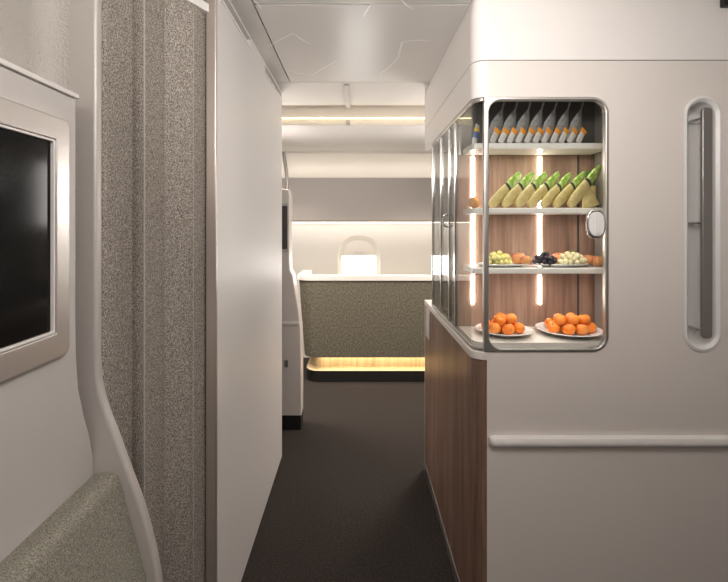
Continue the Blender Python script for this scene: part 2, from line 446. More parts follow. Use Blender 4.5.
# ---------------------------------------------------------------- partition
t = thing('partition', 'tall pale satin partition panel standing between the curtain and the aisle', 'partition', (XP-0.017, 2.1, 0))
N1, N2 = (1.53, 1.978), (2.29, 2.77)
zl, zu = 2.315, 2.357
bm = B()
plate(bm, [[(PY0+0.004, 0.004), (PY1, 0.004), (PY1, CEIL-0.002), (PY0+0.004, CEIL-0.002)],
           [(N1[0], zl), (N1[1], zl), (N1[1], zu), (N1[0], zu)], [(N2[0], zl), (N2[1], zl), (N2[1], zu), (N2[0], zu)]], PT, 'YZ', XP, 0.002)
obj('panel', bm, M['partition'], t)
for nn in (N1, N2):
    bm = B(); box(bm, XP-0.03, XP+0.006, nn[0], nn[1], zl-0.012, zl, 0.002); obj('slot_lip', bm, M['lip'], t)
    bm = B(); box(bm, XP-0.034, XP-0.026, nn[0]+0.001, nn[1]-0.001, zl+0.001, zu-0.001); obj('slot_back', bm, M['shell'], t)
bm = B(); box(bm, XP-PT-0.001, XP+0.001, PY0-0.012, PY0+0.0035, 0.002, CEIL-0.003, 0.005, 3); obj('edge_trim', bm, M['edge'], t)

# ---------------------------------------------------------------- curtain and rail
t = thing('curtain', 'grey tweed pleated curtain hanging beside the pale partition', 'curtain', (-0.6, 1.35, 0.02))
def base(px):      # depth along the angled rail at a picture column, then in and out of the pleat
    s = (-(px-VX)-150)/(15+0.066*(-(px-VX)))
    return 1.5*(1-0.066*s)
cols = [(207.5, 0.0), (204, 0.006), (193, -0.02), (189, -0.012), (178, 0.0), (165, 0.02), (163, 0.02), (160, 0.012), (152, -0.004), (145, -0.028), (143.5, -0.028), (138, -0.01), (133, 0.012), (131, 0.014), (122, 0.004), (110, -0.012), (104, -0.02), (96, -0.005), (88, 0.02)]
P = []
for px, d in cols:
    Y = base(px)+d+0.004; P.append((wx(px, Y), Y))
# smooth the pleat line
Q = []
for i in range(len(P)-1):
    for k in range(3):
        a = Vector(P[max(i-1, 0)]); b = Vector(P[i]); c = Vector(P[i+1]); d = Vector(P[min(i+2, len(P)-1)]); u = k/3
        Q.append(0.5*((2*b)+(c-a)*u+(2*a-5*b+4*c-d)*u*u+(3*b-a-3*c+d)*u**3))
Q.append(Vector(P[-1]))
inn = offset_path([tuple(q) for q in Q], 0.004)
ZR = 2.236
bm = B()
rings = []
for i in range(9):
    z = 0.02+(ZR-0.02)*i/8
    rings.append([(q.x, q.y, z) for q in Q] + [(x, y, z) for x, y in inn[::-1]])
loft(bm, rings); obj('cloth', bm, M['curtain'], t, angle=50)
for px in (193, 163, 144.2, 132):
    q = min(Q, key=lambda q: abs(VX+q.x/q.y*F-px)); d = Vector((q.x, q.y)).normalized()*0.003
    bm = B(); tube(bm, [(q.x-d.x, q.y-d.y, 0.03), (q.x-d.x, q.y-d.y, ZR-0.01)], 0.0022, 8); obj('pleat_seam', bm, M['stitch'], t)
t = thing('curtain_rail', 'slim pale curtain rail under the ceiling above the tweed curtain', 'curtain rail', (-0.6, 1.35, ZR))
bm = B()
a = Vector((wx(209, 1.505), 1.505)); e = Vector((wx(80, base(80)), base(80)))
d = (e-a).normalized(); nrm = Vector((-d.y, d.x))*0.015
pl = [tuple(a+nrm), tuple(e+nrm), tuple(e-nrm), tuple(a-nrm)]
plate(bm, [pl], 0.03, 'XY', ZR+0.032, 0.003); obj('rail', bm, M['lip'], t)
for u in (0.1, 0.28, 0.5, 0.75):
    p = a+(e-a)*u; bm = B(); lathe(bm, [(0.004, 0), (0.004, 0.03)], (p.x, p.y, ZR+0.03), 10); 
    lathe(bm, [(0.006, 0.03), (0.006, CEIL-ZR-0.031)], (p.x, p.y, ZR+0.03), 10); obj('hanger', bm, M['lip'], t)

# ---------------------------------------------------------------- near left suite wall
EY = 1.12
edge = [(103, -66), (103, 300), (103.3, 365), (106, 390), (113, 415), (121, 436), (133, 470), (145, 503), (154, 535), (160, 562), (164.5, 590), (168, 630), (170, 690), (171, 797)]
R_ = [(wx(a, EY+0.03), wz(b, EY)) for a, b in edge]
R_[0] = (R_[0][0], 2.366); R_[-1] = (R_[-1][0], 0.003)
def smooth2(p, k=4):
    out = []
    for i in range(len(p)-1):
        a = Vector(p[max(i-1, 0)]); b = Vector(p[i]); c = Vector(p[i+1]); d = Vector(p[min(i+2, len(p)-1)])
        if (c-b).length > 0.3: out.append(p[i]); continue
        for j in range(k):
            u = j/k; out.append(tuple(0.5*((2*b)+(c-a)*u+(2*a-5*b+4*c-d)*u*u+(3*b-a-3*c+d)*u**3)))
    out.append(p[-1]); return out
R_ = smooth2(R_)
t = thing('suite_wall', 'grained grey suite wall with a swept pale edge, sage bolster and recessed ledge', 'suite wall', (-0.8, 0.4, 0))
bm = B(); plate(bm, [[(-0.765, 0.003)] + R_[::-1] + [(-0.765, 2.366)]], 0.03, 'XZ', EY, 0.009); bsdf(M['swept']).inputs['Metallic'].default_value = 0.2
obj('end_panel', bm, M['swept'], t)
# concave wall behind: flat, then turning to meet the end panel
path = [(-0.81, -1.55), (-0.81, 1.06)] + arc(-0.75, 1.06, 0.06, 180, 90, 8)[1:]
bm = B(); strip(bm, path, 0.03, 0.003, 2.366); obj('upper_wall', bm, M['grain'], t)
# ledge block carrying the screen; its lower end sweeps forward
XB = -0.684
blk = [(-1.5, 0.5), (1.119, 0.5), (1.119, 0.90), (1.105, 0.96), (1.08, 1.03), (1.06, 1.10), (1.052, 1.18), (1.05, 1.26), (1.05, 1.81), (-1.5, 1.81)]
bm = B(); plate(bm, [blk], 0.122, 'YZ', XB, 0.008); obj('ledge_block', bm, M['shell'], t)
bm = B(); box(bm, XB-0.12, XB+0.004, -1.5, 1.054, 1.8105, 1.822, 0.003); obj('ledge_cap', bm, M['lip'], t)
# bolster
prof = [(-0.6835, 0.855)] + [(-0.655, 0.861), (-0.635, 0.859), (-0.622, 0.851), (-0.614, 0.835), (-0.597, 0.766), (-0.575, 0.685), (-0.552, 0.60), (-0.535, 0.52), (-0.525, 0.42), (-0.52, 0.06), (-0.6835, 0.06)]
bm = B(); plate(bm, [prof], 2.58, 'XZ', -1.46, 0.004); obj('bolster', bm, M['sage'], t)

# monitor on the ledge block
t = thing('monitor', 'wall screen with a bright silver bezel on the left suite wall', 'screen', (XB, 0.55, 1.48))
o_ = rrect(0.10, 1.003, 1.204, 1.744, 0.02); i_ = rrect(0.135, 0.958, 1.260, 1.693, 0.003)
bm = B(); plate(bm, [o_, i_], 0.014, 'YZ', XB+0.0145, 0.003); obj('bezel', bm, M['bezel'], t)
i1 = rrect(0.136, 0.957, 1.261, 1.692, 0.003); i2 = rrect(0.142, 0.9525, 1.266, 1.687, 0.003)
bm = B(); plate(bm, [i1, i2], 0.010, 'YZ', XB+0.0125, 0.001); obj('lit_inner_rim', bm, M['lip'], t)  # pale ring colours in the light on the bezel's inner wall
bm = B(); plate(bm, [i1], 0.003, 'YZ', XB+0.005); obj('screen', bm, M['black'], t)

# ---------------------------------------------------------------- galley cabinet
t = thing('galley_cabinet', 'tall white galley cabinet with a walnut side and a long grab handle', 'galley cabinet', (1.3, 2.1, 0))
XF = XR+RR                                  # where the flat front starts
ZC, ZV = 1.048, 1.963                       # display opening
XD = wx(608.5, CY)                          # right edge of the display opening
ZS = 2.095                                  # seam of the soffit
corner = arc(XR+RR, CY+RR, RR, 180, 270, 10)
side = [(XR, GEND)] + corner
rc = 0.058
hx0, hx1, hz0, hz1 = wx(684, CY), wx(720.5, CY), wz(350.5, CY), wz(97, CY)
hr = (hx1-hx0)/2
stadium = arc(hx0+hr, hz0+hr, hr, 180, 360, 14) + arc(hx0+hr, hz1-hr, hr, 0, 180, 14)
out = [(XF, 0.004), (XE, 0.004), (XE, ZS-0.002), (XF, ZS-0.002), (XF, ZV)] + arc(XD-rc, ZV-rc, rc, 90, 0, 10) + arc(XD-rc, ZC+rc, rc, 0, -90, 10) + [(XF, ZC)]
bm = B(); plate(bm, [out, stadium], 0.02, 'XZ', CY); obj('front_panel', bm, M['white'], t)
bm = B();  strip(bm, side, 0.02, 0.053, 1.017); obj('walnut_side', bm, M['walnut'], t)
bm = B(); strip(bm, [(x-0.003, y) for x, y in side[:2]] + [(x-0.002, y-0.002) for x, y in side[2:]], 0.02, 0.002, 0.052, 0.001); obj('kick_strip', bm, M['darksteel'], t)
outline = [(XR-0.004, GEND)] + arc(XR+RR, CY+RR, RR+0.004, 180, 268, 10)[:-1] + [(XF, CY-0.001), (XF, CY+0.022), (XE, CY+0.022), (XE, GEND)]
bm = B(); plate(bm, [outline], 0.03, 'XY', ZC, 0.004); obj('worktop', bm, M['white'], t)
bm = B(); strip(bm, side, 0.02, ZV, ZS-0.002); obj('valance', bm, M['soffit'], t)
sp = side + [(XE, CY)]
bm = B(); rings = []
for z, ins in ((ZS+0.001, 0), (2.25, 0), (2.28, 0.001), (2.31, 0.005), (2.34, 0.013), (CEIL-0.001, 0.025)):
    a_ = offset_path(sp, ins); b_ = offset_path(sp, 0.045)
    rings.append([(x, y, z) for x, y in a_] + [(x, y, z) for x, y in b_[::-1]])
loft(bm, rings); obj('soffit', bm, M['soffit'], t)
bm = B(); strip(bm, [(x+0.004, y+0.003) for x, y in side] + [(XE, CY+0.003)], 0.01, ZS-0.002, ZS+0.001); obj('soffit_seam', bm, M['seam'], t)
bm = B(); plate(bm, [[(XR+0.02, GEND), (XR+0.02, 2.41), (XE, 2.41), (XE, GEND)]], 0.02, 'XY', ZV+0.03); obj('soffit_underside', bm, M['soffit'], t)
bm = B(); box(bm, XR+0.001, XE, GEND+0.001, GEND+0.02, 0.004, 1.017); obj('end_panel', bm, M['white'], t)
bm = B(); box(bm, XR+0.001, XE, GEND+0.001, GEND+0.02, ZV, CEIL-0.002); obj('end_panel', bm, M['white'], t)
bm = B(); box(bm, 1.015, XE, 2.405, 2.42, ZC+0.001, ZV+0.03); obj('niche_back', bm, M['white'], t)
# bumper rail
zc = wz(440.3, CY); x0 = wx(488.5, CY)
bm = B(); pr = [(0, 0.019), (-0.012, 0.019), (-0.02, 0.014), (-0.024, 0.004), (-0.024, -0.006), (-0.019, -0.015), (-0.012, -0.019), (0, -0.019)]
rings = []
for x, k in ((x0, 0.25), (x0+0.004, 0.6), (x0+0.012, 0.9), (x0+0.022, 1.0), (XE-0.001, 1.0)):
    rings.append([(x, CY-0.0005+a*k, zc+b*(0.5+0.5*k)) for a, b in pr])
loft(bm, rings); obj('bumper_rail', bm, M['lip'], t)
# recessed grab handle
def st(d, y):
    r = hr-d
    return [(x, y, z) for x, z in arc(hx0+hr, hz0+hr, r, 180, 360, 14) + arc(hx0+hr, hz1-hr, r, 0, 180, 14)]
bm = B(); loft(bm, [st(0.0, CY+0.001), st(-0.004, CY-0.004), st(0.006, CY-0.006), st(0.016, CY+0.002), st(0.020, CY+0.02), st(0.021, CY+0.075)], cap=False)
v = st(0.021, CY+0.075); bm.faces.new([bm.verts.new(p) for p in v]); h = obj('handle_recess', bm, M['recess'], t)
bx0, bx1 = wx(706, CY-0.026), wx(716.3, CY-0.026)
bm = B(); plate(bm, [rrect(bx0, bx1, wz(338, CY), wz(108, CY), 0.014)], 0.014, 'XZ', CY-0.012, 0.004); obj('grab_bar', bm, M['darksteel'], t)
for py in (118, 223, 331):
    bm = B(); box(bm, bx0+0.006, bx1-0.012, CY+0.0025, CY+0.074, wz(py+1.2, CY), wz(py-1.2, CY), 0.002); obj('handle_bracket', bm, M['chrome'], t)
# switch plate on walnut
bm = B()
ya, yb = 2.46, 2.58
plate(bm, [rrect(ya, yb, wz(338, 2.52), wz(309, 2.52), 0.015)], 0.005, 'YZ', XR-0.0005, 0.0015); obj('service_plate', bm, M['shell'], t)

tag(obj('ceiling_fitting', box(B(), wx(724, CY-0.02), wx(724, CY-0.02)+0.14, CY-0.022, CY-0.001, wz(5.5, CY-0.02), 2.34, 0.003), M['blackplastic']),
    'small black fitting high on the white soffit at the right', 'fitting')

# ---------------------------------------------------------------- display case
YB = 1.80
t = thing('display_case', 'lit glass display case with steel frame, set into the white galley cabinet', 'display case', (0.68, 1.67, ZC))
zf, ztp = 1.08, 2.03
XI = 0.995
bm = B(); box(bm, XR+0.006, XI, YB, YB+0.015, zf-0.03, 1.797); obj('back_panel', bm, M['walnut_in'], t)
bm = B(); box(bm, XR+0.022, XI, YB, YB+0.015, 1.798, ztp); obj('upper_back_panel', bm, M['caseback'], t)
bm = B(); box(bm, XI, XI+0.012, CY+0.022, YB+0.015, ZC, ztp); obj('side_lining', bm, M['doorback'], t)
bm = B(); plate(bm, [[(XR+0.006, YB-0.001)] + [(x+0.006, y+0.006) for x, y in corner] + [(XD-0.07, CY+0.006), (XD-0.07, CY+0.023), (XI-0.001, CY+0.023), (XI-0.001, YB-0.001)]], zf-ZC-0.001, 'XY', zf); obj('case_floor', bm, M['casefloor'], t)
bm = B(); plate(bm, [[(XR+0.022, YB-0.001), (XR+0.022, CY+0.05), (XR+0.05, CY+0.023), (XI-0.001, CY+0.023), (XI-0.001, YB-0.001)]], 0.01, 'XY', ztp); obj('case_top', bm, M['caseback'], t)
YS = 1.655
for za, zb_ in ((1.82, 1.797), (1.57, 1.548), (1.338, 1.316)):
    bm = B(); plate(bm, [[(XR+0.025, YB-0.001), (XR+0.025, YS+0.03), (XR+0.035, YS+0.008), (XR+0.05, YS), (0.965, YS), (0.98, YS+0.01), (0.98, YB-0.001)]], za-zb_, 'XY', za, 0.004); obj('shelf', bm, M['shelf'], t)
YL = YB
for px in (472.5, 539.5):
    x = wx(px, YL)
    for a, b in ((304, 275), (268, 215), (209, 157)):
        z0, z1 = wz(a, YL), wz(b, YL)
        bm = B(); box(bm, x-0.0068, x+0.0068, YL-0.006, YL-0.0005, z0, z1, 0.002)
        obj('led_strip', bm, M['led'], t)
x = wx(578, YL); bm = B(); box(bm, x-0.004, x+0.004, YL-0.002, YL-0.0003, zf, 1.797); obj('back_seam', bm, M['seam'], t)
# steel frame: front ring, corner bars, side rails
fo = [(XF-0.012, ZC+0.001), (XD-rc-0.0, ZC+0.001)][:1] + arc(XD-0.001-rc, ZC+0.001+rc, rc, -90, 0, 10) + arc(XD-0.001-rc, ZV-0.001-rc, rc, 0, 90, 10) + [(XF-0.012, ZV-0.001)]
w_ = 0.0135
fi = rrect(XF+0.006, XD-w_, ZC+w_, ZV-w_, rc-w_)
bm = B(); plate(bm, [fo, fi], 0.022, 'XZ', CY-0.006, 0.004); obj('front_frame', bm, M['steel'], t)
bm = B(); plate(bm, [rrect(XF+0.0055, XD-w_+0.0005, ZC+w_-0.0005, ZV-w_+0.0005, rc-w_)], 0.004, 'XZ', CY+0.004); obj('front_glass', bm, M['glass'], t)
YD = 2.40
gp = [(XR+0.004, 1.853)] + [(x+0.004, y+0.004) for x, y in corner[:8]]
bm = B(); strip(bm, gp, 0.004, ZC+0.012, ZV-0.012); obj('corner_glass', bm, M['glass'], t)
rail = [(XR+0.0015, YD)] + [(x+0.0015, y+0.0015) for x, y in corner[:9]]
for z0, z1 in ((ZC+0.001, ZC+0.014), (ZV-0.014, ZV-0.001)):
    bm = B(); strip(bm, rail, 0.012, z0, z1, 0.002); obj('side_rail', bm, M['steel'], t)
# glazed doors along the aisle side, past the open corner
ys = [1.853, 1.975, 2.166, 2.397]
for i, (y0, y1) in enumerate(zip(ys, ys[1:])):
    bm = B(); box(bm, XR+0.005, XR+0.009, y0+0.014, y1-0.002, ZC+0.0145, ZV-0.0145); d = obj('side_door', bm, M['glass'], t)
    bm = B(); box(bm, XR+0.0005, XR+0.02, y0-0.008, y0+0.013, ZC+0.0145, ZV-0.0145, 0.004); obj('door_stile', bm, M['chrome'], d)
    if i == 1:
        yh = 2.0; 
        bm = B(); tube(bm, [(XR+0.002, yh, 1.555), (XR-0.012, yh, 1.55), (XR-0.018, yh, 1.54), (XR-0.018, yh, 1.51), (XR-0.012, yh, 1.50), (XR+0.002, yh, 1.495)], 0.005, 10); obj('door_handle', bm, M['chrome'], d)
bm = B(); box(bm, XR+0.0005, XR+0.02, YD-0.003, YD+0.012, ZC+0.001, ZV-0.001, 0.004); obj('end_stile', bm, M['chrome'], t)
bm = B(); box(bm, XR+0.03, XR+0.04, YB+0.016, YD-0.004, ZC+0.001, ZV-0.001); obj('door_lining', bm, M['mirror'], t)
bm = B(); box(bm, XR+0.021, 1.01, YD+0.0, YD+0.004, ZC+0.001, ZV-0.001); obj('end_lining', bm, M['white'], t)
# latch
lx, lz = wx(593.3, CY), wz(224, CY)
def egg(hw, hh): return stad(lx, lz, hw, hh, 2.5, 40)
bm = B(); plate(bm, [stad(lx+0.001, lz, 0.034, 0.052, 2.6, 40)], 0.012, 'XZ', CY-0.0185, 0.004); l = obj('latch_housing', bm, M['chrome'], t)
bm = B(); plate(bm, [egg(0.027, 0.043)], 0.006, 'XZ', CY-0.025, 0.002); obj('latch_plate', bm, M['plate'], l)
bm = B(); plate(bm, [rrect(lx-0.004, lx+0.004, lz-0.034, lz+0.034, 0.003)], 0.006, 'XZ', CY-0.0315, 0.001); obj('latch_lever', bm, M['lip'], l)

# ---------------------------------------------------------------- food on the shelves
def axes(lean, phi):
    a = Vector((math.sin(lean), 0, math.cos(lean))); e1 = Vector((math.cos(lean), 0, -math.sin(lean)))
    w = (math.cos(phi)*e1 + math.sin(phi)*Vector((0, 1, 0))).normalized()
    return a, w, a.cross(w)
def bag_rings(stations, lean, phi, n=20, wob=0.0):
    a, w, d = axes(lean, phi); rings = []
    for s, hw, hd in stations:
        rings.append([a*s + w*hw*math.cos(2*PI*k/n)*(1+wob*math.sin(3*k+s*90)) + d*hd*math.sin(2*PI*k/n) for k in range(n)])
    return rings
def drop(ringsets):
    m = min(p.z for rs in ringsets for r in rs for p in r)
    for rs in ringsets:
        for r in rs:
            for p in r: p.z -= m
ORD = ['leftmost', 'second', 'third', 'fourth', 'fifth', 'sixth', 'seventh', 'eighth', 'ninth', 'tenth', 'rightmost']
def ordinal(i, n): return 'leftmost' if i == 0 else ('rightmost' if i == n-1 else ORD[i]+' from the left')

# back row: grey foil pouches
s1 = 1.8205
L1, P1 = math.radians(17), math.radians(38)
st_body = [(0.0, 0.020, 0.004), (0.012, 0.038, 0.010), (0.05, 0.045, 0.0125), (0.085, 0.041, 0.011), (0.115, 0.028, 0.008), (0.14, 0.014, 0.004)]
st_tip = [(0.1401, 0.0135, 0.0035), (0.155, 0.0055, 0.002), (0.178, 0.007, 0.0012), (0.186, 0.008, 0.0008)]
def mk_pouch(x, y, label):
    r1, r2 = bag_rings(st_body, L1, P1, 20, 0.03), bag_rings(st_tip, L1, P1, 20); drop([r1, r2])
    p = thing('snack_pouch', label, 'pouch', (x, y, s1), 'grey pouches on the top shelf')
    for nm, rs in (('pouch_body', r1), ('pouch_neck', r2)):
        bm = B(); loft(bm, [[q+Vector((x, y, s1)) for q in r] for r in rs]); obj(nm, bm, M['pouch'], p)
    return p
xs = [wx(490.5+13.1*i, 1.755) for i in range(7)]
lab = 'grey foil snack pouch leaning right in back row of top shelf, %s'
p0 = mk_pouch(xs[0]-0.0, 1.748, lab % ordinal(0, 7))
for i in range(1, 7): copy_thing(p0, (xs[i], 1.748, s1), lab % ordinal(i, 7))
# front row: white packets with orange tops
L2, P2 = math.radians(27), math.radians(33)
sb = [(0.0, 0.013, 0.003), (0.006, 0.0155, 0.0045), (0.02, 0.016, 0.0052), (0.042, 0.0155, 0.0045)]
sp_ = [(0.0421, 0.0165, 0.0047), (0.051, 0.0195, 0.0035), (0.060, 0.0215, 0.0016)]
def mk_packet(x, y, label):
    r1, r2 = bag_rings(sb, L2, P2), bag_rings(sp_, L2, P2); drop([r1, r2])
    p = thing('snack_packet', label, 'packet', (x, y, s1), 'orange-topped packets on the top shelf')
    for nm, rs, m in (('packet_body', r1, 'packet'), ('packet_top', r2, 'packet_top')):
        bm = B(); loft(bm, [[q+Vector((x, y, s1)) for q in r] for r in rs]); obj(nm, bm, M[m], p)
    return p
YK = 1.687
lab = 'small white packet with orange top in front row of top shelf, %s'
xs = [wx(491.5+8.62*i, YK) for i in range(11)]
k0 = mk_packet(xs[0], YK, lab % ordinal(0, 11))
for i in range(1, 11): copy_thing(k0, (xs[i], YK, s1), lab % ordinal(i, 11))
# printed packet by the corner glass
rs = bag_rings([(0, 0.010, 0.004), (0.008, 0.016, 0.008), (0.05, 0.017, 0.009), (0.075, 0.016, 0.006), (0.085, 0.017, 0.002)], 0.2, 0.9); drop([rs])
x = wx(473.5, 1.72)
p = thing('printed_packet', 'yellow and blue printed packet by the corner glass on top shelf', 'packet', (x, 1.72, s1))
bm = B(); loft(bm, [[q+Vector((x, 1.72, s1)) for q in r] for r in rs]); obj('packet_body', bm, M['packet'], p)
rs2 = bag_rings([(0.030, 0.0178, 0.0095), (0.055, 0.0178, 0.0096)], 0.2, 0.9); rs3 = bag_rings([(0.0555, 0.0178, 0.0096), (0.072, 0.0172, 0.0078)], 0.2, 0.9)
for nm, r_, m in (('printed_band', rs2, 'blue'), ('printed_stripe', rs3, 'yellow')):
    bm = B(); loft(bm, [[q+Vector((x, 1.72, s1)) for q in r] for r in r_]); obj(nm, bm, M[m], p)

# second shelf: wraps with green tops
s2 = 1.5705
def mk_wrap(x, y, label, lean, phi, k=1.0):
    body = [(0.0, 0.014, 0.007), (0.006, 0.024, 0.0105), (0.03, 0.033, 0.012), (0.065, 0.035, 0.012), (0.098, 0.030, 0.0105)]
    bnd = [(0.0981, 0.0302, 0.0108), (0.108, 0.028, 0.0102)]
    lf = [(0.1081, 0.0262, 0.0100), (0.125, 0.029, 0.0095), (0.145, 0.028, 0.008), (0.165, 0.024, 0.004), (0.178, 0.015, 0.0015)]
    sets = [bag_rings([(s*k, a*k, b*k) for s, a, b in q], lean, phi, 20, 0.02 if i != 2 else 0.10) for i, q in enumerate((body, bnd, lf))]
    drop(sets)
    p = thing('wrap_sandwich', label, 'wrap', (x, y, s2), 'wraps on the second shelf')
    for nm, rs, m in (('wrapper', sets[0], 'wrap'), ('band', sets[1], 'band'), ('leafy_top', sets[2], 'leaf')):
        bm = B(); loft(bm, [[q+Vector((x, y, s2)) for q in r] for r in rs]); obj(nm, bm, M[m], p)
    return p
wr = [(490, 43, 1.0), (502.8, 43, 1.0), (515.6, 43, 1.0), (528.4, 43, 1.0), (541.2, 43, 0.98), (554, 43, 1.02), (567.5, 39, 1.14)]
for i, (px, ln, k) in enumerate(wr):
    mk_wrap(wx(px, 1.715), 1.712 if k < 1.1 else 1.703, 'golden wrap with dark band and green leafy top on second shelf, %s' % ordinal(i, 7), math.radians(ln), math.radians(46), k)
# wedge leaning the other way, and the dark herb pot behind it
x = wx(591, 1.752)
rs = bag_rings([(0, 0.034, 0.008), (0.004, 0.037, 0.010), (0.05, 0.025, 0.010), (0.09, 0.013, 0.009), (0.125, 0.004, 0.004)], math.radians(-14), 0.0); drop([rs])
bm = B(); loft(bm, [[q+Vector((x, 1.752, s2)) for q in r] for r in rs])
tag(obj('sandwich_wedge', bm, M['wrap'], loc=(x, 1.752, s2)), 'plain golden sandwich wedge leaning left at right end of second shelf', 'sandwich')
x = wx(592, 1.779)
p = thing('salad_pot', 'dark green leafy salad pot at the back right of second shelf', 'salad', (x, 1.779, s2))
bm = B(); lathe(bm, [(0.012, 0), (0.014, 0.004), (0.0155, 0.095), (0.0145, 0.095), (0.012, 0.09)], (x, 1.779, s2), 24); obj('pot', bm, M['wrap'], p)
bm = B()
for i in range(26):
    a = random.uniform(0, 2*PI); r = random.uniform(0, 0.011); z = 0.102+random.uniform(0, 0.05)
    ball(bm, (x-0.006+1.4*r*math.cos(a), 1.779+r*math.sin(a)*0.5, s2+z), 0.011, 0.008, 0.008, 8, 6)
obj('leaves', bm, mottled('dark salad leaf', (0.04, 0.09, 0.02), (0.14, 0.22, 0.06), 60, 0.6), p)
# bread roll beside the corner glass
x = wx(474, 1.73)
bm = B(); rings = []
for i in range(11):
    u = -1+2*i/10; r = 0.024*math.sqrt(max(0.02, 1-u*u)); rings.append([(x+r*math.cos(2*PI*k/16)*0.9, 1.73+0.04*u, s2+0.0244+r*math.sin(2*PI*k/16)) for k in range(16)])
loft(bm, rings); tag(obj('bread_roll', bm, M['bread'], loc=(x, 1.73, s2)), 'golden brown bread roll behind the corner glass on second shelf', 'bread')

# plates
def mk_plate(x, y, z, r, label, group):
    bm = B(); lathe(bm, [(0.001, 0.0), (r*0.55, 0.0), (r*0.62, 0.003), (r*0.96, 0.017), (r, 0.0195), (r*0.985, 0.0215), (r*0.93, 0.0195), (r*0.62, 0.007), (r*0.5, 0.005), (0.001, 0.005)], (x, y, z), 56)
    return tag(obj('plate', bm, M['plate'], loc=(x, y, z)), label, 'plate', group)
YP = 1.675
zb1, zb3 = zf+0.0005, 1.3385
XL, XQ = wx(503.8, YP), wx(568.5, YP)
mk_plate(XL, YP, zb1, 0.108, 'white china plate holding the left pile of oranges on case floor', 'fruit plates')
mk_plate(XQ, YP, zb1, 0.122, 'wide white china plate under the right pile of oranges on case floor', 'fruit plates')
Y3 = 1.722
X3, X4, X5 = wx(502, Y3), wx(560.5, Y3), wx(604, Y3)
def shallow(x, y, z, r, label, ry):
    bm = B(); lathe(bm, [(0.001, 0.0), (r*0.6, 0.0), (r*0.7, 0.002), (r*0.97, 0.009), (r, 0.011), (r*0.98, 0.0125), (r*0.9, 0.010), (r*0.66, 0.005), (0.001, 0.0045)], (x, y, z), 56, 1, ry)
    return tag(obj('plate', bm, M['plate'], loc=(x, y, z)), label, 'plate', 'fruit plates')
shallow(X3, Y3, zb3, 0.108, 'shallow white plate of pale grapes on the third shelf, at left', 0.58)
shallow(X4, Y3, zb3, 0.112, 'shallow white plate with black and white grapes on the third shelf', 0.55)

# oranges
def mk_orange(x, y, z, r, label, m, grp):
    bm = B(); bmesh.ops.create_uvsphere(bm, u_segments=24, v_segments=16, radius=1)
    for v in bm.verts:
        k = 1-0.10*max(0, v.co.z-0.8)/0.2*1.2
        v.co = Vector((v.co.x*r, v.co.y*r, v.co.z*r*0.90*k))
    rx, ry = random.uniform(-0.5, 0.5), random.uniform(-0.5, 0.5)
    mt = Matrix.Translation((x, y, z)) @ Matrix.Rotation(rx, 4, 'X') @ Matrix.Rotation(ry, 4, 'Y')
    bmesh.ops.transform(bm, matrix=mt, verts=bm.verts)
    p = obj('orange', bm, M[m], loc=(x, y, z)); tag(p, label, 'orange', grp)
    b2 = B(); tp = mt @ Vector((0, 0, r*0.79)); up = (mt.to_3x3() @ Vector((0, 0, 1)))
    tube(b2, [tp, tp+up*0.003], 0.0025, 8); obj('stalk', b2, M['stalk'], p)
    return p
def pile(cx, cy, spots, grp, where):
    for dx, dy, dz, r, nm, m in spots:
        mk_orange(cx+dx*0.90, cy+dy*0.90, zb1+0.003+dz*0.86, r*0.89, 'orange %s, %s' % (nm, where), m, grp)
pile(XL, YP, [
    (-0.050, -0.030, 0.028, 0.0265, 'at the front left of the pile', 'apricot'), (0.003, -0.045, 0.028, 0.027, 'at the front middle of the pile', 'orange'),
    (0.055, -0.022, 0.028, 0.026, 'at the front right of the pile', 'orange'), (-0.064, 0.026, 0.029, 0.025, 'at the far left of the pile', 'apricot'),
    (-0.012, 0.012, 0.027, 0.025, 'buried in the middle of the pile', 'orange'), (0.042, 0.033, 0.028, 0.026, 'at the back right of the pile', 'orange'),
    (-0.012, 0.062, 0.030, 0.025, 'at the back of the pile', 'apricot'), (-0.024, -0.015, 0.060, 0.0275, 'resting on top at the left', 'orange'),
    (0.027, -0.004, 0.066, 0.0275, 'resting on top at the right', 'apricot'), (0.003, 0.037, 0.060, 0.026, 'topmost at the back', 'orange')],
    'oranges on the left plate', 'on the left plate')
pile(XQ, YP, [
    (-0.074, -0.018, 0.028, 0.0265, 'at the left end of the front row', 'orange'), (-0.021, -0.047, 0.028, 0.027, 'second in the front row', 'orange'),
    (0.033, -0.047, 0.028, 0.026, 'third in the front row', 'apricot'), (0.082, -0.018, 0.029, 0.027, 'at the right end of the front row', 'orange'),
    (-0.030, 0.012, 0.027, 0.026, 'low behind the second front one', 'apricot'), (0.026, 0.012, 0.027, 0.026, 'low behind the third front one', 'orange'),
    (-0.052, 0.058, 0.031, 0.025, 'at the back left', 'orange'), (0.002, 0.063, 0.030, 0.025, 'at the back middle', 'orange'), (0.055, 0.055, 0.031, 0.026, 'at the back right', 'apricot'),
    (-0.046, -0.016, 0.066, 0.0265, 'resting on top at the left', 'apricot'), (0.006, -0.020, 0.068, 0.029, 'large, topmost in the middle', 'apricot'), (0.059, -0.014, 0.064, 0.027, 'resting on top at the right', 'orange')],
    'oranges on the right plate', 'on the right plate')
